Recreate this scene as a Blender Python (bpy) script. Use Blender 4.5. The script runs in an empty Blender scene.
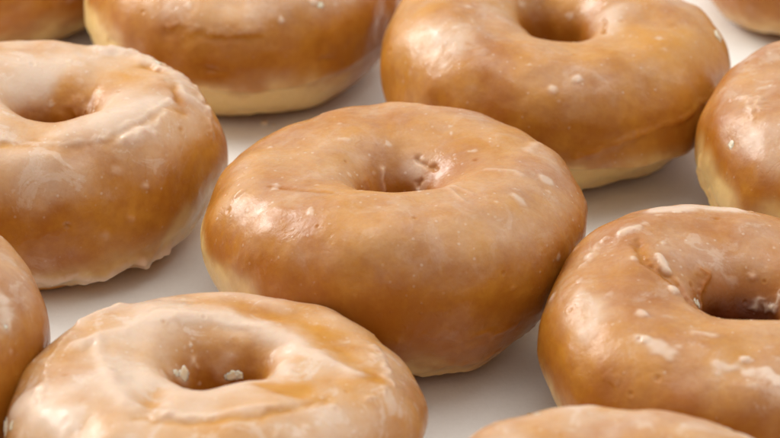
import bpy, math, random
import numpy as np

S = bpy.context.scene
C = S.collection
R_ = math.radians

# ------------------------------------------------------------------ numpy noise
def _hash(ix, iy, iz, seed):
    h = (ix.astype(np.int64) * 374761393 + iy.astype(np.int64) * 668265263 +
         iz.astype(np.int64) * 2147483647 + seed * 1274126177) & 0xffffffff
    h = ((h ^ (h >> 13)) * 1274126177) & 0xffffffff
    h = ((h ^ (h >> 16)) * 2246822519) & 0xffffffff
    return (h ^ (h >> 15)) & 0xffffffff

def noise3(P, freq, seed):
    """gradient noise, about -1..1"""
    Q = P * freq + seed * 7.31
    I = np.floor(Q); F = Q - I; I = I.astype(np.int64)
    U = F * F * F * (F * (F * 6 - 15) + 10)
    out = 0
    for dx in (0, 1):
        wx = U[:, 0] if dx else 1 - U[:, 0]
        for dy in (0, 1):
            wy = U[:, 1] if dy else 1 - U[:, 1]
            for dz in (0, 1):
                wz = U[:, 2] if dz else 1 - U[:, 2]
                h = _hash(I[:, 0] + dx, I[:, 1] + dy, I[:, 2] + dz, seed)
                a = (h & 0xffff) / 65535.0 * 2 * np.pi
                c = ((h >> 16) & 0xffff) / 65535.0 * 2 - 1
                s = np.sqrt(1 - c * c)
                g = s * np.cos(a) * (F[:, 0] - dx) + s * np.sin(a) * (F[:, 1] - dy) + c * (F[:, 2] - dz)
                out = out + wx * wy * wz * g
    return out * 1.6

def fbm(P, freq, seed, octv=3, gain=.5):
    o = 0; a = 1.0
    for k in range(octv):
        o = o + a * noise3(P, freq, seed + 11 * k); a *= gain; freq *= 2.03
    return o

def sstep(a, b, x):
    t = np.clip((x - a) / (b - a), 0, 1)
    return t * t * (3 - 2 * t)

# ------------------------------------------------------------------ materials
def mat(name):
    m = bpy.data.materials.new(name); m.use_nodes = True
    nt = m.node_tree
    return m, nt, nt.nodes['Principled BSDF']

def nd(nt, typ, **kw):
    n = nt.nodes.new(typ)
    for k, v in kw.items():
        if k.startswith('in_'):
            n.inputs[k[3:].replace('_', ' ')].default_value = v
        else:
            setattr(n, k, v)
    return n

def mixc(nt, fac, a, b, mode='MIX'):
    n = nt.nodes.new('ShaderNodeMix'); n.data_type = 'RGBA'; n.blend_type = mode; n.clamp_factor = True
    for sock, v in ((n.inputs[0], fac), (n.inputs[6], a), (n.inputs[7], b)):
        if hasattr(v, 'node'): nt.links.new(v, sock)
        else: sock.default_value = v if sock is n.inputs[0] else (*v, 1)
    return n.outputs[2]

def ramp(nt, val, lo, hi, a=0., b=1.):
    n = nt.nodes.new('ShaderNodeMapRange'); n.interpolation_type = 'SMOOTHSTEP'
    n.inputs[1].default_value = lo; n.inputs[2].default_value = hi
    n.inputs[3].default_value = a; n.inputs[4].default_value = b
    nt.links.new(val, n.inputs[0]); return n.outputs[0]

def math_(nt, op, a, b=None):
    n = nt.nodes.new('ShaderNodeMath'); n.operation = op
    for s, v in ((n.inputs[0], a), (n.inputs[1], b)):
        if v is None: continue
        if hasattr(v, 'node'): nt.links.new(v, s)
        else: s.default_value = v
    return n.outputs[0]

TOAST_D = (.38, .122, .0085)
TOAST_L = (.57, .255, .032)
PALE = (.74, .50, .20)
MILK = (.72, .545, .41)

def dough_color(nt, vec):
    at = nd(nt, 'ShaderNodeAttribute', attribute_name='belt')
    ab = nd(nt, 'ShaderNodeAttribute', attribute_name='toast')
    n1 = nd(nt, 'ShaderNodeTexNoise', in_Scale=75., in_Detail=5., in_Roughness=.6); nt.links.new(vec, n1.inputs['Vector'])
    n2 = nd(nt, 'ShaderNodeTexNoise', in_Scale=420., in_Detail=3., in_Roughness=.6); nt.links.new(vec, n2.inputs['Vector'])
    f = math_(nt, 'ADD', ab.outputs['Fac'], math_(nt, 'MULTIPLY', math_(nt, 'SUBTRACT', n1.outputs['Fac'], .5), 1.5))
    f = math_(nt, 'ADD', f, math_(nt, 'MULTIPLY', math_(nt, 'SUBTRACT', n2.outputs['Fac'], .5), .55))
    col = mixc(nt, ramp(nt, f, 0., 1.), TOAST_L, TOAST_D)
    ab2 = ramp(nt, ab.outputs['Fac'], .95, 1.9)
    col = mixc(nt, ab2, col, (.12, .022, .0015))  # near-black brown paints in the darkness deep in the holes
    bf = math_(nt, 'MULTIPLY', at.outputs['Fac'], math_(nt, 'ADD', .35, math_(nt, 'MULTIPLY', n1.outputs['Fac'], 1.25)))
    col = mixc(nt, ramp(nt, bf, .10, .88), col, PALE)
    return col

def make_dough():
    m, nt, p = mat('fried_dough')
    tc = nd(nt, 'ShaderNodeTexCoord')
    col = dough_color(nt, tc.outputs['Object'])
    nt.links.new(col, p.inputs['Base Color'])
    p.inputs['Roughness'].default_value = .5
    p.inputs['Subsurface Weight'].default_value = .4
    p.inputs['Subsurface Radius'].default_value = (1, .5, .22)
    p.inputs['Subsurface Scale'].default_value = .003
    n = nd(nt, 'ShaderNodeTexNoise', in_Scale=900., in_Detail=4.); nt.links.new(tc.outputs['Object'], n.inputs['Vector'])
    b = nd(nt, 'ShaderNodeBump', in_Strength=.4, in_Distance=.0004)
    nt.links.new(n.outputs['Fac'], b.inputs['Height']); nt.links.new(b.outputs[0], p.inputs['Normal'])
    return m

def make_glaze():
    m, nt, p = mat('sugar_glaze')
    tc = nd(nt, 'ShaderNodeTexCoord'); v = tc.outputs['Object']
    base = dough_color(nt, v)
    mk = nd(nt, 'ShaderNodeAttribute', attribute_name='milk')
    n1 = nd(nt, 'ShaderNodeTexNoise', in_Scale=130., in_Detail=6., in_Roughness=.62, in_Distortion=.6); nt.links.new(v, n1.inputs['Vector'])
    n3 = nd(nt, 'ShaderNodeTexNoise', in_Scale=1100., in_Detail=3., in_Roughness=.6); nt.links.new(v, n3.inputs['Vector'])
    f = math_(nt, 'ADD', mk.outputs['Fac'], math_(nt, 'MULTIPLY', math_(nt, 'SUBTRACT', n1.outputs['Fac'], .5), .55))
    f = math_(nt, 'ADD', f, math_(nt, 'MULTIPLY', math_(nt, 'SUBTRACT', n3.outputs['Fac'], .5), .16))
    # sugar grains caught in the film
    vo = nd(nt, 'ShaderNodeTexVoronoi', in_Scale=620.); nt.links.new(v, vo.inputs['Vector'])
    sel = nd(nt, 'ShaderNodeSeparateColor'); nt.links.new(vo.outputs['Color'], sel.inputs[0])
    dot = math_(nt, 'MULTIPLY', ramp(nt, vo.outputs['Distance'], .12, .30, 1., 0.), ramp(nt, sel.outputs[0], .80, .9))
    f = math_(nt, 'ADD', f, math_(nt, 'MULTIPLY', dot, .30))
    # thin films of dried sugar with broken, flaky edges
    wz = nd(nt, 'ShaderNodeTexNoise', in_Scale=95., in_Detail=8., in_Roughness=.68, in_Distortion=1.1); nt.links.new(v, wz.inputs['Vector'])
    film = math_(nt, 'MULTIPLY', ramp(nt, wz.outputs['Fac'], .545, .60), ramp(nt, mk.outputs['Fac'], -.05, .45, .06, .34))
    fl = nd(nt, 'ShaderNodeAttribute', attribute_name='film')
    film = math_(nt, 'MULTIPLY', film, fl.outputs['Fac'])
    f = math_(nt, 'ADD', f, film)
    wv = nd(nt, 'ShaderNodeTexNoise', in_Scale=60., in_Detail=4.); nt.links.new(v, wv.inputs['Vector'])
    vm = nd(nt, 'ShaderNodeVectorMath', operation='MULTIPLY_ADD'); nt.links.new(wv.outputs['Color'], vm.inputs[0]); vm.inputs[1].default_value = (.028, .028, .028); nt.links.new(v, vm.inputs[2])
    ve = nd(nt, 'ShaderNodeTexVoronoi', feature='DISTANCE_TO_EDGE', in_Scale=85.); nt.links.new(vm.outputs[0], ve.inputs['Vector'])
    crack = math_(nt, 'MULTIPLY', ramp(nt, ve.outputs['Distance'], .0, .035, 1., 0.), ramp(nt, n1.outputs['Fac'], .50, .62))
    crack = math_(nt, 'MULTIPLY', crack, ramp(nt, mk.outputs['Fac'], .0, .35))
    f = math_(nt, 'SUBTRACT', f, math_(nt, 'MULTIPLY', crack, .07))
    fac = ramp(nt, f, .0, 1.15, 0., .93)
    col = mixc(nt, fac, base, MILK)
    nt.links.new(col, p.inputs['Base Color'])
    p.inputs['Subsurface Weight'].default_value = .45
    p.inputs['Subsurface Radius'].default_value = (1, .5, .2)
    p.inputs['Subsurface Scale'].default_value = .0032
    p.inputs['IOR'].default_value = 1.45
    n2 = nd(nt, 'ShaderNodeTexNoise', in_Scale=210., in_Detail=5., in_Roughness=.6); nt.links.new(v, n2.inputs['Vector'])
    rr = math_(nt, 'ADD', ramp(nt, n2.outputs['Fac'], .3, .7, .28, .50), math_(nt, 'MULTIPLY', fac, .05))
    nt.links.new(rr, p.inputs['Roughness'])
    p.inputs['Coat Weight'].default_value = .42
    p.inputs['Specular IOR Level'].default_value = .34
    p.inputs['Coat IOR'].default_value = 1.45
    nt.links.new(ramp(nt, n2.outputs['Fac'], .35, .7, .09, .30), p.inputs['Coat Roughness'])
    nt.links.new(ramp(nt, wz.outputs['Fac'], .40, .62, .20, .62), p.inputs['Coat Weight'])
    # fine wrinkles, grains
    h = math_(nt, 'ADD', math_(nt, 'MULTIPLY', n3.outputs['Fac'], .35), math_(nt, 'MULTIPLY', dot, .45))
    n4 = nd(nt, 'ShaderNodeTexNoise', in_Scale=480., in_Detail=5., in_Roughness=.62, in_Distortion=1.2); nt.links.new(v, n4.inputs['Vector'])
    h = math_(nt, 'ADD', h, math_(nt, 'MULTIPLY', n4.outputs['Fac'], .8))
    h = math_(nt, 'ADD', h, math_(nt, 'MULTIPLY', film, .55))
    h = math_(nt, 'SUBTRACT', h, math_(nt, 'MULTIPLY', crack, .22))
    b = nd(nt, 'ShaderNodeBump', in_Strength=.33, in_Distance=.00035)
    nt.links.new(h, b.inputs['Height'])
    nt.links.new(b.outputs[0], p.inputs['Normal']); nt.links.new(b.outputs[0], p.inputs['Coat Normal'])
    return m

def make_sugar():
    m, nt, p = mat('dried_sugar')
    tc = nd(nt, 'ShaderNodeTexCoord')
    n = nd(nt, 'ShaderNodeTexNoise', in_Scale=700., in_Detail=4.); nt.links.new(tc.outputs['Object'], n.inputs['Vector'])
    nt.links.new(mixc(nt, n.outputs['Fac'], (.84, .66, .44), (.92, .80, .62)), p.inputs['Base Color'])
    p.inputs['Roughness'].default_value = .35
    p.inputs['Subsurface Weight'].default_value = .7
    p.inputs['Subsurface Radius'].default_value = (1, .75, .5)
    p.inputs['Subsurface Scale'].default_value = .0012
    p.inputs['Coat Weight'].default_value = .3
    b = nd(nt, 'ShaderNodeBump', in_Strength=.5, in_Distance=.0003)
    nt.links.new(n.outputs['Fac'], b.inputs['Height']); nt.links.new(b.outputs[0], p.inputs['Normal'])
    return m

def make_paper():
    m, nt, p = mat('white_paper')
    tc = nd(nt, 'ShaderNodeTexCoord'); v = tc.outputs['Object']
    a = nd(nt, 'ShaderNodeTexNoise', in_Scale=14., in_Detail=4.); nt.links.new(v, a.inputs['Vector'])
    f = nd(nt, 'ShaderNodeTexNoise', in_Scale=900., in_Detail=5., in_Roughness=.7); nt.links.new(v, f.inputs['Vector'])
    g = nd(nt, 'ShaderNodeTexNoise', in_Scale=160., in_Detail=4., in_Roughness=.6); nt.links.new(v, g.inputs['Vector'])
    c = mixc(nt, ramp(nt, a.outputs['Fac'], .3, .7), (.88, .86, .80), (.92, .90, .85))
    c = mixc(nt, ramp(nt, f.outputs['Fac'], .35, .75, 0., .35), c, (.83, .805, .745))
    nt.links.new(c, p.inputs['Base Color'])
    nt.links.new(ramp(nt, g.outputs['Fac'], .3, .7, .5, .7), p.inputs['Roughness'])
    h = math_(nt, 'ADD', f.outputs['Fac'], g.outputs['Fac'])
    b = nd(nt, 'ShaderNodeBump', in_Strength=.25, in_Distance=.0004)
    nt.links.new(h, b.inputs['Height']); nt.links.new(b.outputs[0], p.inputs['Normal'])
    return m

M_DOUGH, M_GLAZE, M_SUGAR, M_PAPER = make_dough(), make_glaze(), make_sugar(), make_paper()

# ------------------------------------------------------------------ mesh helpers
def grid_mesh(name, P, wrap_v, material, parent, attrs):
    """P: (nu, nv, 3); u always wraps"""
    nu, nv = P.shape[:2]
    iu = np.arange(nu)[:, None]; jv = np.arange(nv if wrap_v else nv - 1)[None]
    i2 = (iu + 1) % nu; j2 = (jv + 1) % nv
    q = np.stack(np.broadcast_arrays(iu * nv + jv, i2 * nv + jv, i2 * nv + j2, iu * nv + j2), -1).reshape(-1, 4)
    me = bpy.data.meshes.new(name)
    me.vertices.add(nu * nv); me.vertices.foreach_set('co', P.astype(np.float32).ravel())
    nf = len(q)
    me.loops.add(nf * 4); me.loops.foreach_set('vertex_index', q.astype(np.int32).ravel())
    me.polygons.add(nf)
    me.polygons.foreach_set('loop_start', np.arange(0, nf * 4, 4, dtype=np.int32))
    me.polygons.foreach_set('use_smooth', np.ones(nf, dtype=bool))
    for k, a in attrs.items():
        at = me.attributes.new(k, 'FLOAT', 'POINT'); at.data.foreach_set('value', a.astype(np.float32).ravel())
    me.update(calc_edges=True); me.validate()
    o = bpy.data.objects.new(name, me); me.materials.append(material)
    C.objects.link(o); o.parent = parent
    return o

def seg_dist(P, pts):
    d = np.full(len(P), 1e9)
    if len(pts) == 1:
        return np.linalg.norm(P - pts[0], axis=1)
    for a, b in zip(pts[:-1], pts[1:]):
        ab = b - a
        t = np.clip(((P - a) @ ab) / max(ab @ ab, 1e-12), 0, 1)
        d = np.minimum(d, np.linalg.norm(P - (a + t[:, None] * ab), axis=1))
    return d

class Ring:
    """analytic doughnut, local coordinates, base at z = 0"""
    def __init__(s, d):
        s.d = d; s.R = d['R']; s.H = d['H']; s.seed = d['seed']
        rnd = random.Random(s.seed)
        s.ph = [rnd.uniform(0, 6.28) for _ in range(8)]
    def base(s, th, ph):
        d = s.d; R, H = s.R, s.H
        c, sn = np.cos(ph), np.sin(ph)
        lob = 1 + d.get('lob2', .026) * np.cos(2 * th + s.ph[0]) + .012 * np.cos(3 * th + s.ph[1]) + .006 * np.cos(5 * th + s.ph[2])
        hl = 1 + .13 * np.cos(2 * th + s.ph[3]) + .10 * np.cos(3 * th + s.ph[4]) + .05 * np.cos(5 * th + s.ph[5])
        Rm = d.get('rm', .555) * R * lob
        ro = R * lob - Rm
        ri = Rm - d.get('hole', .15) * R * hl
        eo, ei, ez = d.get('eo', .84), d.get('ei', .72), d.get('ez', .86)
        el = d.get('el', 1.02)
        cu = np.where(c > 0, np.where(sn > 0, abs(c) ** eo, abs(c) ** el), -abs(c) ** ei)
        r = Rm + np.where(c > 0, ro, ri) * cu
        mid = d.get('mid', .50)
        up = mid * H + (1 - mid) * H * abs(sn) ** ez
        dn = mid * H - mid * H * abs(sn) ** d.get('dz', 1.0)
        z = np.where(sn > 0, up, dn)
        Hl = 1 + .035 * np.cos(th + s.ph[6]) + .025 * np.cos(2 * th + s.ph[7])
        z = z * Hl
        # waist seam: a ledge low on the outside where it sat in the fat
        for (t0, tw, v0, amp) in d.get('waist', []):
            dt = (th - R_(t0) + np.pi) % (2 * np.pi) - np.pi
            g = np.exp(-(dt / R_(tw)) ** 2)
            zz = z / H
            r = r - np.where(c > 0, 1, 0) * amp * g * (1 - sstep(v0 - d.get('wsoft', .035), v0 + d.get('wsoft', .035), zz))
        x, y = r * np.cos(th), r * np.sin(th)
        hx, hy = d.get('hoff', (0, 0))
        w = np.clip((R - r) / (R * .8), 0, 1)
        x = x + hx * w; y = y + hy * w
        # top tilt
        tx, ty = d.get('tilt', (.05 * math.cos(s.seed), .05 * math.sin(s.seed)))
        z = z * (1 + (tx * x + ty * y) / R)
        return np.stack([x, y, z], -1)
    def lump(s, P):
        k = s.d.get('lump', 1.0)
        v = (.0013 * k * fbm(P, 50, s.seed, 2)) + s.d.get('mid_l', .00013) * k * fbm(P, 150, s.seed + 3, 2, .5)
        return v
    def pos(s, th, ph):
        th = np.atleast_1d(th); ph = np.atleast_1d(ph)
        e = 1e-3
        P = s.base(th, ph)
        N = np.cross(s.base(th + e, ph) - P, s.base(th, ph + e) - P)
        N /= np.linalg.norm(N, axis=-1, keepdims=True) + 1e-12
        return P, N

def build(d):
    ring = Ring(d); sd = d['seed']; rnd = random.Random(sd * 7 + 1); H = d['H']
    root = bpy.data.objects.new('glazed_doughnut', None); C.objects.link(root)
    root.empty_display_size = .03
    root.location = (*d['loc'], 0.0); root['label'] = d['label']; root['category'] = 'doughnut'
    root['group'] = 'glazed doughnuts laid out in rows on the paper'
    # ---- glaze
    nu, nv = d.get('res', (420, 200))
    th = np.linspace(0, 2 * np.pi, nu, endpoint=False)[:, None]
    ph = np.linspace(R_(-62), R_(242), nv)[None]
    TH, PH = [a.ravel() for a in np.broadcast_arrays(th, ph)]
    P, N = ring.pos(TH, PH)
    if (N[np.argmax(P[:, 2])][2]) < 0: N = -N
    sgn = 1
    zz = P[:, 2] / H
    t = .00030 + .00010 * fbm(P, 90, sd + 5, 2) + .000035 * fbm(P, 420, sd + 6, 3, .6) * d.get('rough', 1.)
    milk = d.get('milk', .35) + .42 * fbm(P, 42, sd + 8, 3, .55) * d.get('mvar', 1.) + .62 * (sstep(.50, .98, zz) - .78)  # milkier tops: thicker glaze, plus light on the tops put into the colour
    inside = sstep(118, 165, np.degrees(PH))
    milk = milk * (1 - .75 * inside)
    # small pimples and sugar specks
    lowT = np.zeros(len(P))
    for k in range(int(.6 * d.get('specks', 70))):
        a, b = rnd.uniform(0, 2 * math.pi), R_(rnd.uniform(-25, 190))
        q = ring.base(np.array([a]), np.array([b]))[0]
        w = rnd.choice([.0004, .0005, .0006, .0008, .0011]) * rnd.uniform(.8, 1.3)
        idx = np.nonzero(np.abs(P - q).max(axis=1) < 3.2 * w)[0]
        if not len(idx): continue
        dd = np.linalg.norm((P[idx] - q) * np.array([rnd.uniform(.6, 1.4), rnd.uniform(.6, 1.4), 1]), axis=1) / w
        dd = dd * (1 + .55 * noise3(P[idx], .9 / w, k))
        g = np.exp(-dd ** 4)
        t[idx] += .00013 * g * rnd.uniform(.4, 1.2) * min(1, w / .0006)
        milk[idx] += g * rnd.uniform(.1, .5)
    # pits
    for k in range(d.get('pits', 14)):
        a, b = rnd.uniform(0, 2 * math.pi), R_(rnd.uniform(10, 170))
        q = ring.base(np.array([a]), np.array([b]))[0]
        w = rnd.uniform(.0004, .0008)
        idx = np.nonzero(np.abs(P - q).max(axis=1) < 3.2 * w)[0]
        if not len(idx): continue
        dd = np.linalg.norm((P[idx] - q), axis=1) / w
        t[idx] += -.00018 * np.exp(-dd ** 2) + .00006 * np.exp(-(dd - 1.5) ** 2 * 3)
        milk[idx] -= .25 * np.exp(-dd ** 2)
    # authored features: ridges, creases, pooled patches, painted shoulder highlights, all lying on the surface
    deep = np.zeros(len(P))
    for f in d.get('feat', []):
        pts = np.array([ring.base(np.array([R_(a)]), np.array([R_(b)]))[0] for a, b in f['p']])
        lo, hi = pts.min(0) - 4 * f['w'] - .003, pts.max(0) + 4 * f['w'] + .003
        idx = np.nonzero(((P > lo) & (P < hi)).all(axis=1))[0]
        if not len(idx): continue
        Q = P[idx]
        wob = f.get('wob', .35) * f['w']
        jit = np.stack([fbm(Q, .35 / max(f['w'], .0012), sd + 21 + k, 2) for k in range(3)], -1) * wob * 1.6
        dd = seg_dist(Q + jit, pts) / f['w']
        g = np.exp(-dd ** f.get('pw', 2))
        t[idx] += f.get('h', 0) * g
        deep[idx] += f.get('deep', 0) * g
        milk[idx] += f.get('m', 0) * g
    # ragged lower hem of the glaze, on the outside and inside the hole
    em = d.get('hem', .035)
    hem = em + .07 * fbm(P * np.array([1, 1, .25]), 90, sd + 12, 2) + .03 * fbm(P, 300, sd + 13, 2)
    cover = sstep(-.03, .05, zz - hem)
    rim = np.exp(-((zz - hem - .05) / .04) ** 2) * (np.cos(PH) > 0)
    milk += .35 * rim * d.get('hemmilk', 1.)
    t = t + .00025 * rim
    t = t * cover + (cover - 1) * .0007
    # pale belt
    bl = d.get('belt', .16)
    bn = fbm(P, 60, sd + 15, 2)
    nb = fbm(P, 130, sd + 19, 3)
    bel = np.zeros(len(P))
    for (bat, bw, ba, bh) in [(0, 400, .38, bl + .04)] + d.get('belts', []):
        dtb = (TH - R_(bat) + np.pi) % (2 * np.pi) - np.pi
        g = ba * (1 - sstep(bh - .14, bh + .22, zz + .10 * bn)) * np.exp(-(dtb / R_(bw)) ** 4)
        bel = np.maximum(bel, g)
    bel = bel * (1 + .45 * nb) * np.where(np.cos(PH) > 0, 1, .15)
    toast = .48 + d.get('toast', 0) + .22 * (1 - sstep(.55, .95, zz)) + .30 * fbm(P, 36, sd + 17, 2) + d.get('hole_dark', .45) * sstep(125, 170, np.degrees(PH))  # browner sides; darkness of the hole painted into the colour
    L = ring.lump(P)
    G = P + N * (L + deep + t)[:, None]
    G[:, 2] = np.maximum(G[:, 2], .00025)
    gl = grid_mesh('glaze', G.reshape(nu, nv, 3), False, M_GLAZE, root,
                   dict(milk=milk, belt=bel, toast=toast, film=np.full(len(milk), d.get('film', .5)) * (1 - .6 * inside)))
    # ---- dough
    mu, mv = 300, 150
    th2 = np.linspace(0, 2 * np.pi, mu, endpoint=False)[:, None]
    ph2 = np.linspace(0, 2 * np.pi, mv, endpoint=False)[None]
    T2, F2 = [a.ravel() for a in np.broadcast_arrays(th2, ph2)]
    P2, N2 = ring.pos(T2, F2)
    if (N2[np.argmax(P2[:, 2])][2]) < 0: N2 = -N2
    dp = np.zeros(len(P2))
    for f in d.get('feat', []):
        if f.get('deep'):
            pts = np.array([ring.base(np.array([R_(a)]), np.array([R_(b)]))[0] for a, b in f['p']])
            wob = f.get('wob', .35) * f['w']
            jit = np.stack([fbm(P2, .35 / max(f['w'], .0012), sd + 21 + k, 2) for k in range(3)], -1) * wob * 1.6
            dp += f['deep'] * np.exp(-(seg_dist(P2 + jit, pts) / f['w']) ** f.get('pw', 2))
    D = P2 + N2 * (ring.lump(P2) + dp - .00012)[:, None]
    D[:, 2] = np.maximum(D[:, 2], .0001)
    z2 = P2[:, 2] / H
    b2 = .22 * (1 - sstep(bl - .16, bl + .26, z2 + .10 * fbm(P2, 60, sd + 15, 2))) * np.where(np.cos(F2) > 0, 1, .15)
    grid_mesh('dough', D.reshape(mu, mv, 3), True, M_DOUGH, root,
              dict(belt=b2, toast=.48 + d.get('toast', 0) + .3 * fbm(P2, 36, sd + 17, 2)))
    # ---- loose crusts of dried sugar stuck in the glaze
    Gg = G.reshape(nu, nv, 3); Ng = N.reshape(nu, nv, 3)
    for (a, b, size) in d.get('flakes', []):
        i = int(round((a % 360) / 360 * nu)) % nu
        j = int(np.clip(round((b + 62) / 304 * (nv - 1)), 0, nv - 1))
        flake(Gg[i, j], Ng[i, j], size, gl, rnd)
    return root

import bmesh
from mathutils import Vector, Matrix
def chunk_mesh(size, rnd, flat=.34):
    bm = bmesh.new()
    bmesh.ops.create_icosphere(bm, subdivisions=3, radius=1)
    off = Vector((rnd.uniform(-50, 50), rnd.uniform(-50, 50), rnd.uniform(-50, 50)))
    co = np.array([v.co[:] for v in bm.verts])
    n = noise3(co, 1.3, rnd.randrange(999)) * .55 + noise3(co, 2.6, rnd.randrange(999)) * .24
    sx, sy, sz = rnd.uniform(.8, 1.35), rnd.uniform(.55, .95), flat * rnd.uniform(.8, 1.2)
    for v, k in zip(bm.verts, n):
        v.co = v.co * (1 + k)
        # cleaved faces
        v.co.x = min(v.co.x, .8); v.co.z = min(v.co.z, .62)
        v.co = Vector((v.co.x * sx, v.co.y * sy, v.co.z * sz)) * size
    for f in bm.faces: f.smooth = True
    me = bpy.data.meshes.new('glaze_flake'); bm.to_mesh(me); bm.free()
    me.materials.append(M_SUGAR)
    return me

def flake(pos, nrm, size, parent, rnd):
    me = chunk_mesh(size, rnd)
    o = bpy.data.objects.new('glaze_flake', me); C.objects.link(o); o.parent = parent
    n = Vector(nrm); q = n.to_track_quat('Z', 'Y')
    o.matrix_local = Matrix.Translation(Vector(pos) - n * size * .06) @ q.to_matrix().to_4x4() @ Matrix.Rotation(rnd.uniform(0, 6.28), 4, 'Z')
    return o

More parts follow.
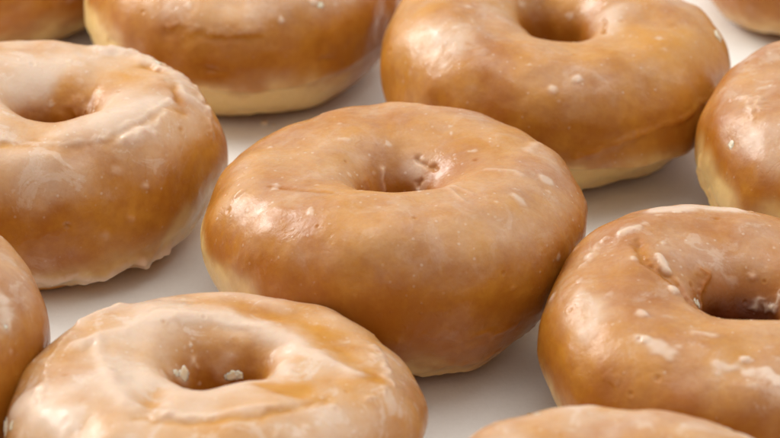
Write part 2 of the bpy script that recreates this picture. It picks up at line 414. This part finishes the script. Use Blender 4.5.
#DATA
def ft(p, w, h=0, m=0, deep=0, **k):
    return dict(p=p, w=w, h=h, m=m, deep=deep, **k)
DOUGHNUTS = [
 dict(hoff=(0, -.0022), film=.28, waist=[(345, 55, .40, .0048)], wsoft=.34, belts=[(196, 34, 1.15, 0.58), (6, 34, 1.05, 0.50), (290, 70, 0.55, 0.24)], seed=11, loc=(0.0019, -0.0091), R=0.0446, H=0.0376, res=(800, 360), milk=.20, mvar=.32, specks=110, pits=10,
      toast=.02, hem=.07,
      feat=[ft([(323, 70)], .0016, 0.00018, .5, pw=4), ft([(352, 65)], .0019, 0.00018, .45, pw=4),
            ft([(350, 97), (346, 81)], .0009, .00022, .25), ft([(304, 103), (300, 86)], .0007, .0003, .15),
            ft([(310, 106), (309, 90)], .0006, .00025, .2),
            ft([(69, 136), (44, 145)], .0034, .0003, .6, wob=.5), ft([(69, 128), (45, 133)], .0008, 0, -.2, -.0007, wob=.7),
            ft([(63, 150), (58, 147)], .0007, 0, -.3, -.0006, wob=.7),
            ft([(110, 138), (112, 154)], .0007, .0006, .4), ft([(140, 140), (135, 158)], .0009, .0003, -.3),
            ft([(199, 76), (212, 88), (229, 93)], .0008, 0, -.28, -.0003), ft([(197, 52), (196, 58)], .0007, .00045, .15),
            ft([(120, 62), (90, 66), (70, 60)], .0006, .0002, .1), ft([(15, 75), (25, 60)], .0012, .0003, .3),
            ft([(285, -36), (300, -38), (322, -34)], .0014, .0004, .35, wob=.8), ft([(350, -14), (8, -18)], .0022, .0002, .35, wob=.6), ft([(278, -4), (286, -8)], .0016, .0002, .4, wob=.8), ft([(290, -10), (305, -14)], .001, .0003, .4, wob=.8)],
      label='smooth tan glazed doughnut in the middle, ringed by all the others'),
 dict(hoff=(.0045, -.0030), hole=.165, film=0.6, belts=[(345, 30, 0.8, 0.42), (275, 60, 0.55, 0.3)], seed=23, loc=(-0.0829, 0.0291), R=0.0412, H=0.0381, res=(760, 340), milk=.46, mvar=.9, specks=60, pits=12, lump=1.15, hem=.10, hemmilk=1.4,
      toast=-.18,
      feat=[ft([(256, 79), (285, 71), (303, 70), (327, 76), (356, 74)], .0008, .00028, .35),
            ft([(256, 75), (285, 67), (303, 66), (327, 72), (350, 70)], .0018, 0, -.3, -.00045, wob=.5),
            ft([(310, 62), (330, 64), (345, 70)], .0010, .0003, .3, wob=.7), ft([(314, 59), (324, 58)], .0016, .0009, .5, wob=.6),
            ft([(66, 68), (44, 64), (24, 62)], .0024, .0010, .55, wob=.8), ft([(24, 78), (6, 63), (2, 47)], .0018, .0006, .45, wob=.8),
            ft([(34, 76), (12, 72), (350, 60)], .0018, 0, -.6, -.0007, wob=.6), ft([(15, 52), (0, 40), (352, 30)], .0012, .0007, .2, wob=.8),
            ft([(55, 58), (30, 50)], .0012, .0006, .2, wob=.9),
            ft([(306, 2)], .0011, .0005, .5), ft([(297, -5)], .0018, .0004, .5), ft([(313, 19)], .0008, .0005, .5),
            ft([(284, 5)], .0006, 0, -.3, -.0006), ft([(304, 36)], .0012, .0003, .4),
            ft([(149, 137), (92, 111)], .005, .0002, .5), ft([(60, 140), (40, 150), (20, 150)], .0016, .0007, .2, wob=.9),
            ft([(80, 130), (75, 150)], .004, 0, -.6), ft([(262, -36), (280, -40), (297, -40), (309, -36)], .0021, .0009, .75, wob=.7),
            ft([(313, -40), (316, -46)], .0022, .0024, .6, wob=.5), ft([(322, -38), (324, -43)], .0016, .0016, .6, wob=.5), ft([(292, -42)], .0028, .0012, .5, wob=.6),
            ft([(285, 84), (320, 88), (350, 84)], .0024, .0002, .35)],
      flakes=[(38, 66, .0015)],
      
      label='pale milky glazed doughnut with lumpy crust on its upper right, hole near the left edge'),
 dict(tilt=(0, -.17), hoff=(0, .003), film=0.85, belts=[(200, 50, 0.4, 0.4), (330, 50, 0.8, 0.5)], seed=37, loc=(-0.0361, -0.0834), R=0.0428, H=0.0300, res=(800, 360), milk=.52, mvar=.9, specks=60, pits=8,
      toast=-.22, hole=.17,
      feat=[ft([(172, 74), (165, 86), (200, 92), (235, 84), (262, 80)], .0017, .0006, .3, wob=.4),
            ft([(170, 80), (144, 92), (120, 104), (90, 108), (60, 108)], .0018, .0004, .25, wob=.4),
            ft([(160, 100), (200, 104), (235, 98)], .0038, 0, .05, -.0007),
            ft([(133, 92), (92, 104), (54, 104), (12, 98), (350, 76)], .0024, .0006, .6),
            ft([(99, 82), (56, 84), (17, 82), (350, 64)], .0034, 0, -.50, -.0006),
            ft([(245, 84), (239, 96), (230, 112)], .0026, 0, -.55, -.0007), ft([(310, 104), (319, 90)], .0028, 0, -.7, -.0008),
            ft([(245, 76), (268, 76), (291, 73), (323, 74)], .0013, 0, -.35, -.0005), ft([(250, 80), (275, 82), (300, 80)], .0012, .0005, .25),
            ft([(20, 60), (350, 50), (335, 56)], .0010, .0004, .3, wob=.9), ft([(0, 118), (340, 110)], .0016, .0006, .5),
            ft([(160, 64), (185, 58), (205, 52)], .0010, .0005, .2, wob=.9), ft([(130, 66), (150, 62)], .0016, .0009, .45),
            ft([(154, 152), (158, 146)], .0026, .0004, .55, wob=.8), ft([(61, 158), (66, 150)], .0024, .0004, .45, wob=.8), ft([(122, 154)], .0012, .0005, .5, wob=.7), ft([(198, 40), (210, 44), (222, 50)], .0040, .0006, .55, wob=.8)],  # last patch paints the left shoulder's highlight as pale glaze
      flakes=[(160, 151, .0010), (150, 157, .0014), (144, 158, .0011), (63, 161, .0015), (57, 160, .0012), (70, 162, .0009), (194, 13, .0016), (190, 8, .0013), (199, 22, .0010)],
      label='flattest whitish glazed doughnut with a wide sunken hole, in front'),
 dict(film=0.5, belts=[(205, 50, 0.75, 0.42)], seed=41, loc=(0.0750, -0.0567), R=0.0439, H=0.0325, res=(800, 360), milk=.16, mvar=.45, specks=120, pits=14, toast=.12, hole_dark=1.3,
      
      feat=[ft([(190, 113)], .0014, 0.00060, .75, pw=4), ft([(158, 100), (166, 108)], .0012, 0.00054, .7, pw=4), ft([(213, 83)], .0014, 0.00048, .6, pw=4),
            ft([(224, 65)], .0017, 0.00036, .6, pw=4), ft([(224, 65)], .0006, -.0005, -.2), ft([(229, 67), (236, 69)], .0019, 0.00018, .6, pw=4, wob=.7),
            ft([(256, 68), (265, 62), (276, 58)], .0019, 0.00018, .55, pw=4, wob=.9), ft([(264, 77)], .0012, 0.00036, .7, pw=4),
            ft([(118, 70), (104, 70), (88, 72)], .0030, 0.00024, .95, pw=4, wob=.4), ft([(164, 90)], .0009, 0.00030, .5, pw=4), ft([(158, 57)], .0012, 0.00030, .5, pw=4),
            ft([(145, 75), (139, 82)], .0011, .0004, .55), ft([(150, 64), (165, 56)], .0010, .0004, .4, wob=.8),
            ft([(150, 88), (166, 94), (172, 108), (195, 126), (222, 122)], .0011, 0, -.6, -.0010, wob=.5),
            ft([(172, 150), (150, 140), (135, 125)], .001, .0006, -.3, wob=.8), ft([(188, 57), (203, 62)], .0045, .0003, .5, wob=.7),  # last patch: milky glaze plus the left shoulder highlight painted in
            ft([(205, 52)], .0025, .0002, .3, wob=.8), ft([(64, 158), (60, 150)], .0010, .0004, .7, wob=.8), ft([(45, 154), (38, 146)], .0011, .0004, .7, wob=.8), ft([(75, 134)], .0008, .0005, .3), ft([(300, 70), (320, 76)], .0016, .0003, .5, wob=.7), ft([(250, 90), (240, 88)], .0007, .0003, .4)],
      flakes=[(172, 147, .0008), (178, 140, .0010)],
      label='brown glazed doughnut with white blisters and a deep dark hole, cut by the right edge'),
 dict(film=0.6, belts=[], seed=53, loc=(0.0418, -0.1469), R=0.0437, H=0.0360, res=(560, 260), milk=.22, toast=-.1,
      feat=[ft([(100, 62), (96, 52)], .003, .0004, .5), ft([(45, 55), (40, 48)], .0018, 0.00030, .7, pw=4), ft([(120, 40), (135, 38)], .0012, .0004, .4, wob=.8)],
      flakes=[(52, 52, .0010), (112, 60, .0008)],
      label='doughnut showing only its golden top at the bottom edge, front right'),
 dict(film=0.35, hoff=(0, .0025), hole=.18, belts=[(275, 62, 0.95, 0.36), (195, 40, 0.9, 0.36)], seed=67, loc=(0.0411, 0.0732), R=0.0425, H=0.0378, res=(660, 300), milk=.19, mvar=.5, specks=80, toast=-.05,
      waist=[(305, 48, .34, .0042)],
      feat=[ft([(275, -2), (293, 9), (314, 12), (335, 16)], .0010, .0005, .1), ft([(266, 47)], .0013, 0.00030, .6, pw=4), ft([(276, 57)], .0012, 0.00030, .6, pw=4),
            ft([(356, 126), (322, 107)], .0034, .0004, .4, wob=.8), ft([(350, 126), (325, 118)], .0007, 0, -.4, -.0006, wob=.9), ft([(340, 122), (318, 112)], .0006, 0, -.3, -.0005, wob=.9),
            ft([(285, -8), (300, -2)], .0022, 0, .4), ft([(205, 55), (220, 62)], .003, .0002, .35, wob=.8)],  # last patch is a painted highlight on the left shoulder
      flakes=[(357, 41, .0017), (250, 150, .0009)],
      label='large tan glazed doughnut behind the middle one with a low seam on its right side'),
 dict(film=0.5, belts=[(208, 46, 1.15, 0.52)], seed=71, loc=(0.1168, 0.0270), R=0.0437, H=0.0378, res=(660, 300), milk=.22, mvar=.5, specks=60,
      
      feat=[ft([(179, 58), (188, 66), (195, 62)], .0013, .0007, .3, wob=.9), ft([(185, 70), (198, 70)], .0010, .0006, .2, wob=.9),
            ft([(181, -2), (184, -20), (192, -26)], .0016, .0010, .35, wob=.7), ft([(190, -12), (196, -24)], .0010, .0008, .4, wob=.7),
            ft([(205, 40), (215, 52)], .0055, .0002, .35, wob=.7)],  # broad highlight on the left shoulder, painted as milk
      flakes=[(199, 33, .0013)],
      label='doughnut at the right edge with a yellowish pale underside and broad sheen'),
 dict(film=0.3, belts=[(262, 60, 0.85, 0.42), (200, 34, 1.1, 0.62)], seed=83, loc=(-0.0389, 0.1194), R=0.0436, H=0.0378, res=(660, 300), milk=.22, mvar=.5, toast=.08, specks=50,
      waist=[(265, 55, .40, .0024)],
      feat=[ft([(244, 34), (254, 36), (268, 29), (280, 32)], .0010, .0003, .1, wob=.9), ft([(246, 30), (262, 28), (280, 26)], .0016, 0, -.3, -.0004, wob=.6),
            ft([(220, 6), (262, 5), (303, 0)], .0012, 0, -.2, -.0007), ft([(300, 12), (309, -8)], .0022, 0, -.1, -.0005, wob=.4),
            ft([(262, -6), (281, -10)], .003, 0, .25), ft([(296, -8)], .003, .0004, .3, wob=.7), ft([(286, 38)], .0011, 0.00030, .6, pw=4), ft([(300, 46)], .0010, 0.00036, .7, pw=4)],
      flakes=[(302, 42, .0008)],
      label='doughnut at the top edge showing its brown crumpled side, behind the pale milky one'),
 dict(belts=[(310, 50, 0.6, 0.25)], seed=97, loc=(-0.1100, 0.1622), R=0.0440, H=0.0378, milk=.25, toast=.05, 
      feat=[ft([(300, -2), (312, 2)], .0018, .0004, .6, wob=.7)],
      label='farthest left doughnut, only its lower side visible in the top left corner'),
 dict(belts=[(250, 60, 0.6, 0.25)], seed=101, loc=(0.1200, 0.1600), R=0.0362, H=0.0378, milk=.25, toast=.05, 
      label='doughnut whose lower edge just shows in the top right corner'),
 dict(belts=[(330, 50, 0.3, 0.3)], seed=113, loc=(-0.1153, -0.0630), R=0.0420, H=0.0374, res=(560, 260), milk=.24, mvar=.5, toast=.08,
      feat=[ft([(346, 52), (343, 44)], .0019, .0004, .55, wob=.7), ft([(341, 39)], .0012, .0004, .5, wob=.7)],
      flakes=[(340, 40, .0007)],
      label='doughnut cut off by the left edge, below the pale milky one'),
]
#ENDDATA
for d in DOUGHNUTS:
    build(d)

# crumbs of dried glaze fallen on the paper
rc = random.Random(4)
for (x, y, size, lab) in [(-.0324, .0862, .0013, 'larger white sugar crumb on the paper behind the middle doughnut'),
                          (-.0300, .0850, .0007, 'tiny white sugar crumb beside the larger crumb behind the middle doughnut'),
                          (.0300, -.0560, .0005, 'tiny white sugar crumb on the paper in front of the middle doughnut')]:
    me = chunk_mesh(size, rc); me.name = 'sugar_crumb'
    o = bpy.data.objects.new('sugar_crumb', me); C.objects.link(o)
    o.location = (x, y, size * .25); o.rotation_euler = (0, 0, rc.uniform(0, 6)); o['label'] = lab; o['category'] = 'crumb'
    o['group'] = 'sugar crumbs on the paper'

# ------------------------------------------------------------------ paper
def paper():
    n = 160
    x = np.linspace(-.9, .9, n); y = np.linspace(-.7, 1.1, n)
    X, Y = np.meshgrid(x, y, indexing='ij')
    P = np.stack([X, Y, 0 * X], -1).reshape(-1, 3)
    P[:, 2] = -.0003 + .0002 * fbm(P, 12, 5, 2)
    me = bpy.data.meshes.new('tabletop')
    idx = np.arange(n * n).reshape(n, n)
    q = np.stack([idx[:-1, :-1], idx[1:, :-1], idx[1:, 1:], idx[:-1, 1:]], -1).reshape(-1, 4)
    me.from_pydata(P.tolist(), [], q.tolist())
    for p in me.polygons: p.use_smooth = True
    me.materials.append(M_PAPER)
    o = bpy.data.objects.new('tabletop', me); C.objects.link(o)
    o['kind'] = 'structure'; o['label'] = 'off white paper sheet under the rows of doughnuts'
paper()

# ------------------------------------------------------------------ light
def area(name, loc, aim, sx, sy, watts, col):
    l = bpy.data.lights.new(name, 'AREA'); l.shape = 'RECTANGLE'; l.size = sx; l.size_y = sy
    l.energy = watts; l.color = col
    o = bpy.data.objects.new(name, l); C.objects.link(o)
    o.location = loc
    o.rotation_euler = (Vector(aim) - Vector(loc)).to_track_quat('-Z', 'Y').to_euler()
area('softbox', (-1.05, .72, .80), (0, 0, .02), .9, .7, 17, (1, .985, .96))
area('added_overhead_fill', (.12, .22, 1.30), (0, 0, .02), 1.3, 1.0, 6.5, (1, .98, .95))  # unseen fill lamp, added above to brighten the paper in the gaps
area('fill_softbox', (1.0, .55, .95), (0, 0, .02), .7, .7, 1.6, (1, .98, .95))
w = bpy.data.worlds.new('World'); S.world = w; w.use_nodes = True
w.node_tree.nodes['Background'].inputs[0].default_value = (1, .97, .94, 1)
w.node_tree.nodes['Background'].inputs[1].default_value = .60

# ------------------------------------------------------------------ camera
cam = bpy.data.cameras.new('camera'); co = bpy.data.objects.new('camera', cam); C.objects.link(co)
p = R_(28); D = .70
fw = Vector((0, math.cos(p), -math.sin(p)))
co.location = Vector((0, 0, .018)) - fw * D
co.rotation_euler = (R_(90) - p, 0, 0)
cam.sensor_width = 36; cam.lens = 36 * 3050 / 780
cam.clip_start = .01; cam.clip_end = 50
cam.dof.use_dof = True; cam.dof.focus_distance = .675; cam.dof.aperture_fstop = 20
S.camera = co
S.render.engine = 'CYCLES'
S.cycles.use_denoising = True
S.view_settings.view_transform = 'Standard'; S.view_settings.look = 'None'
S.view_settings.exposure = .13; S.view_settings.gamma = 1
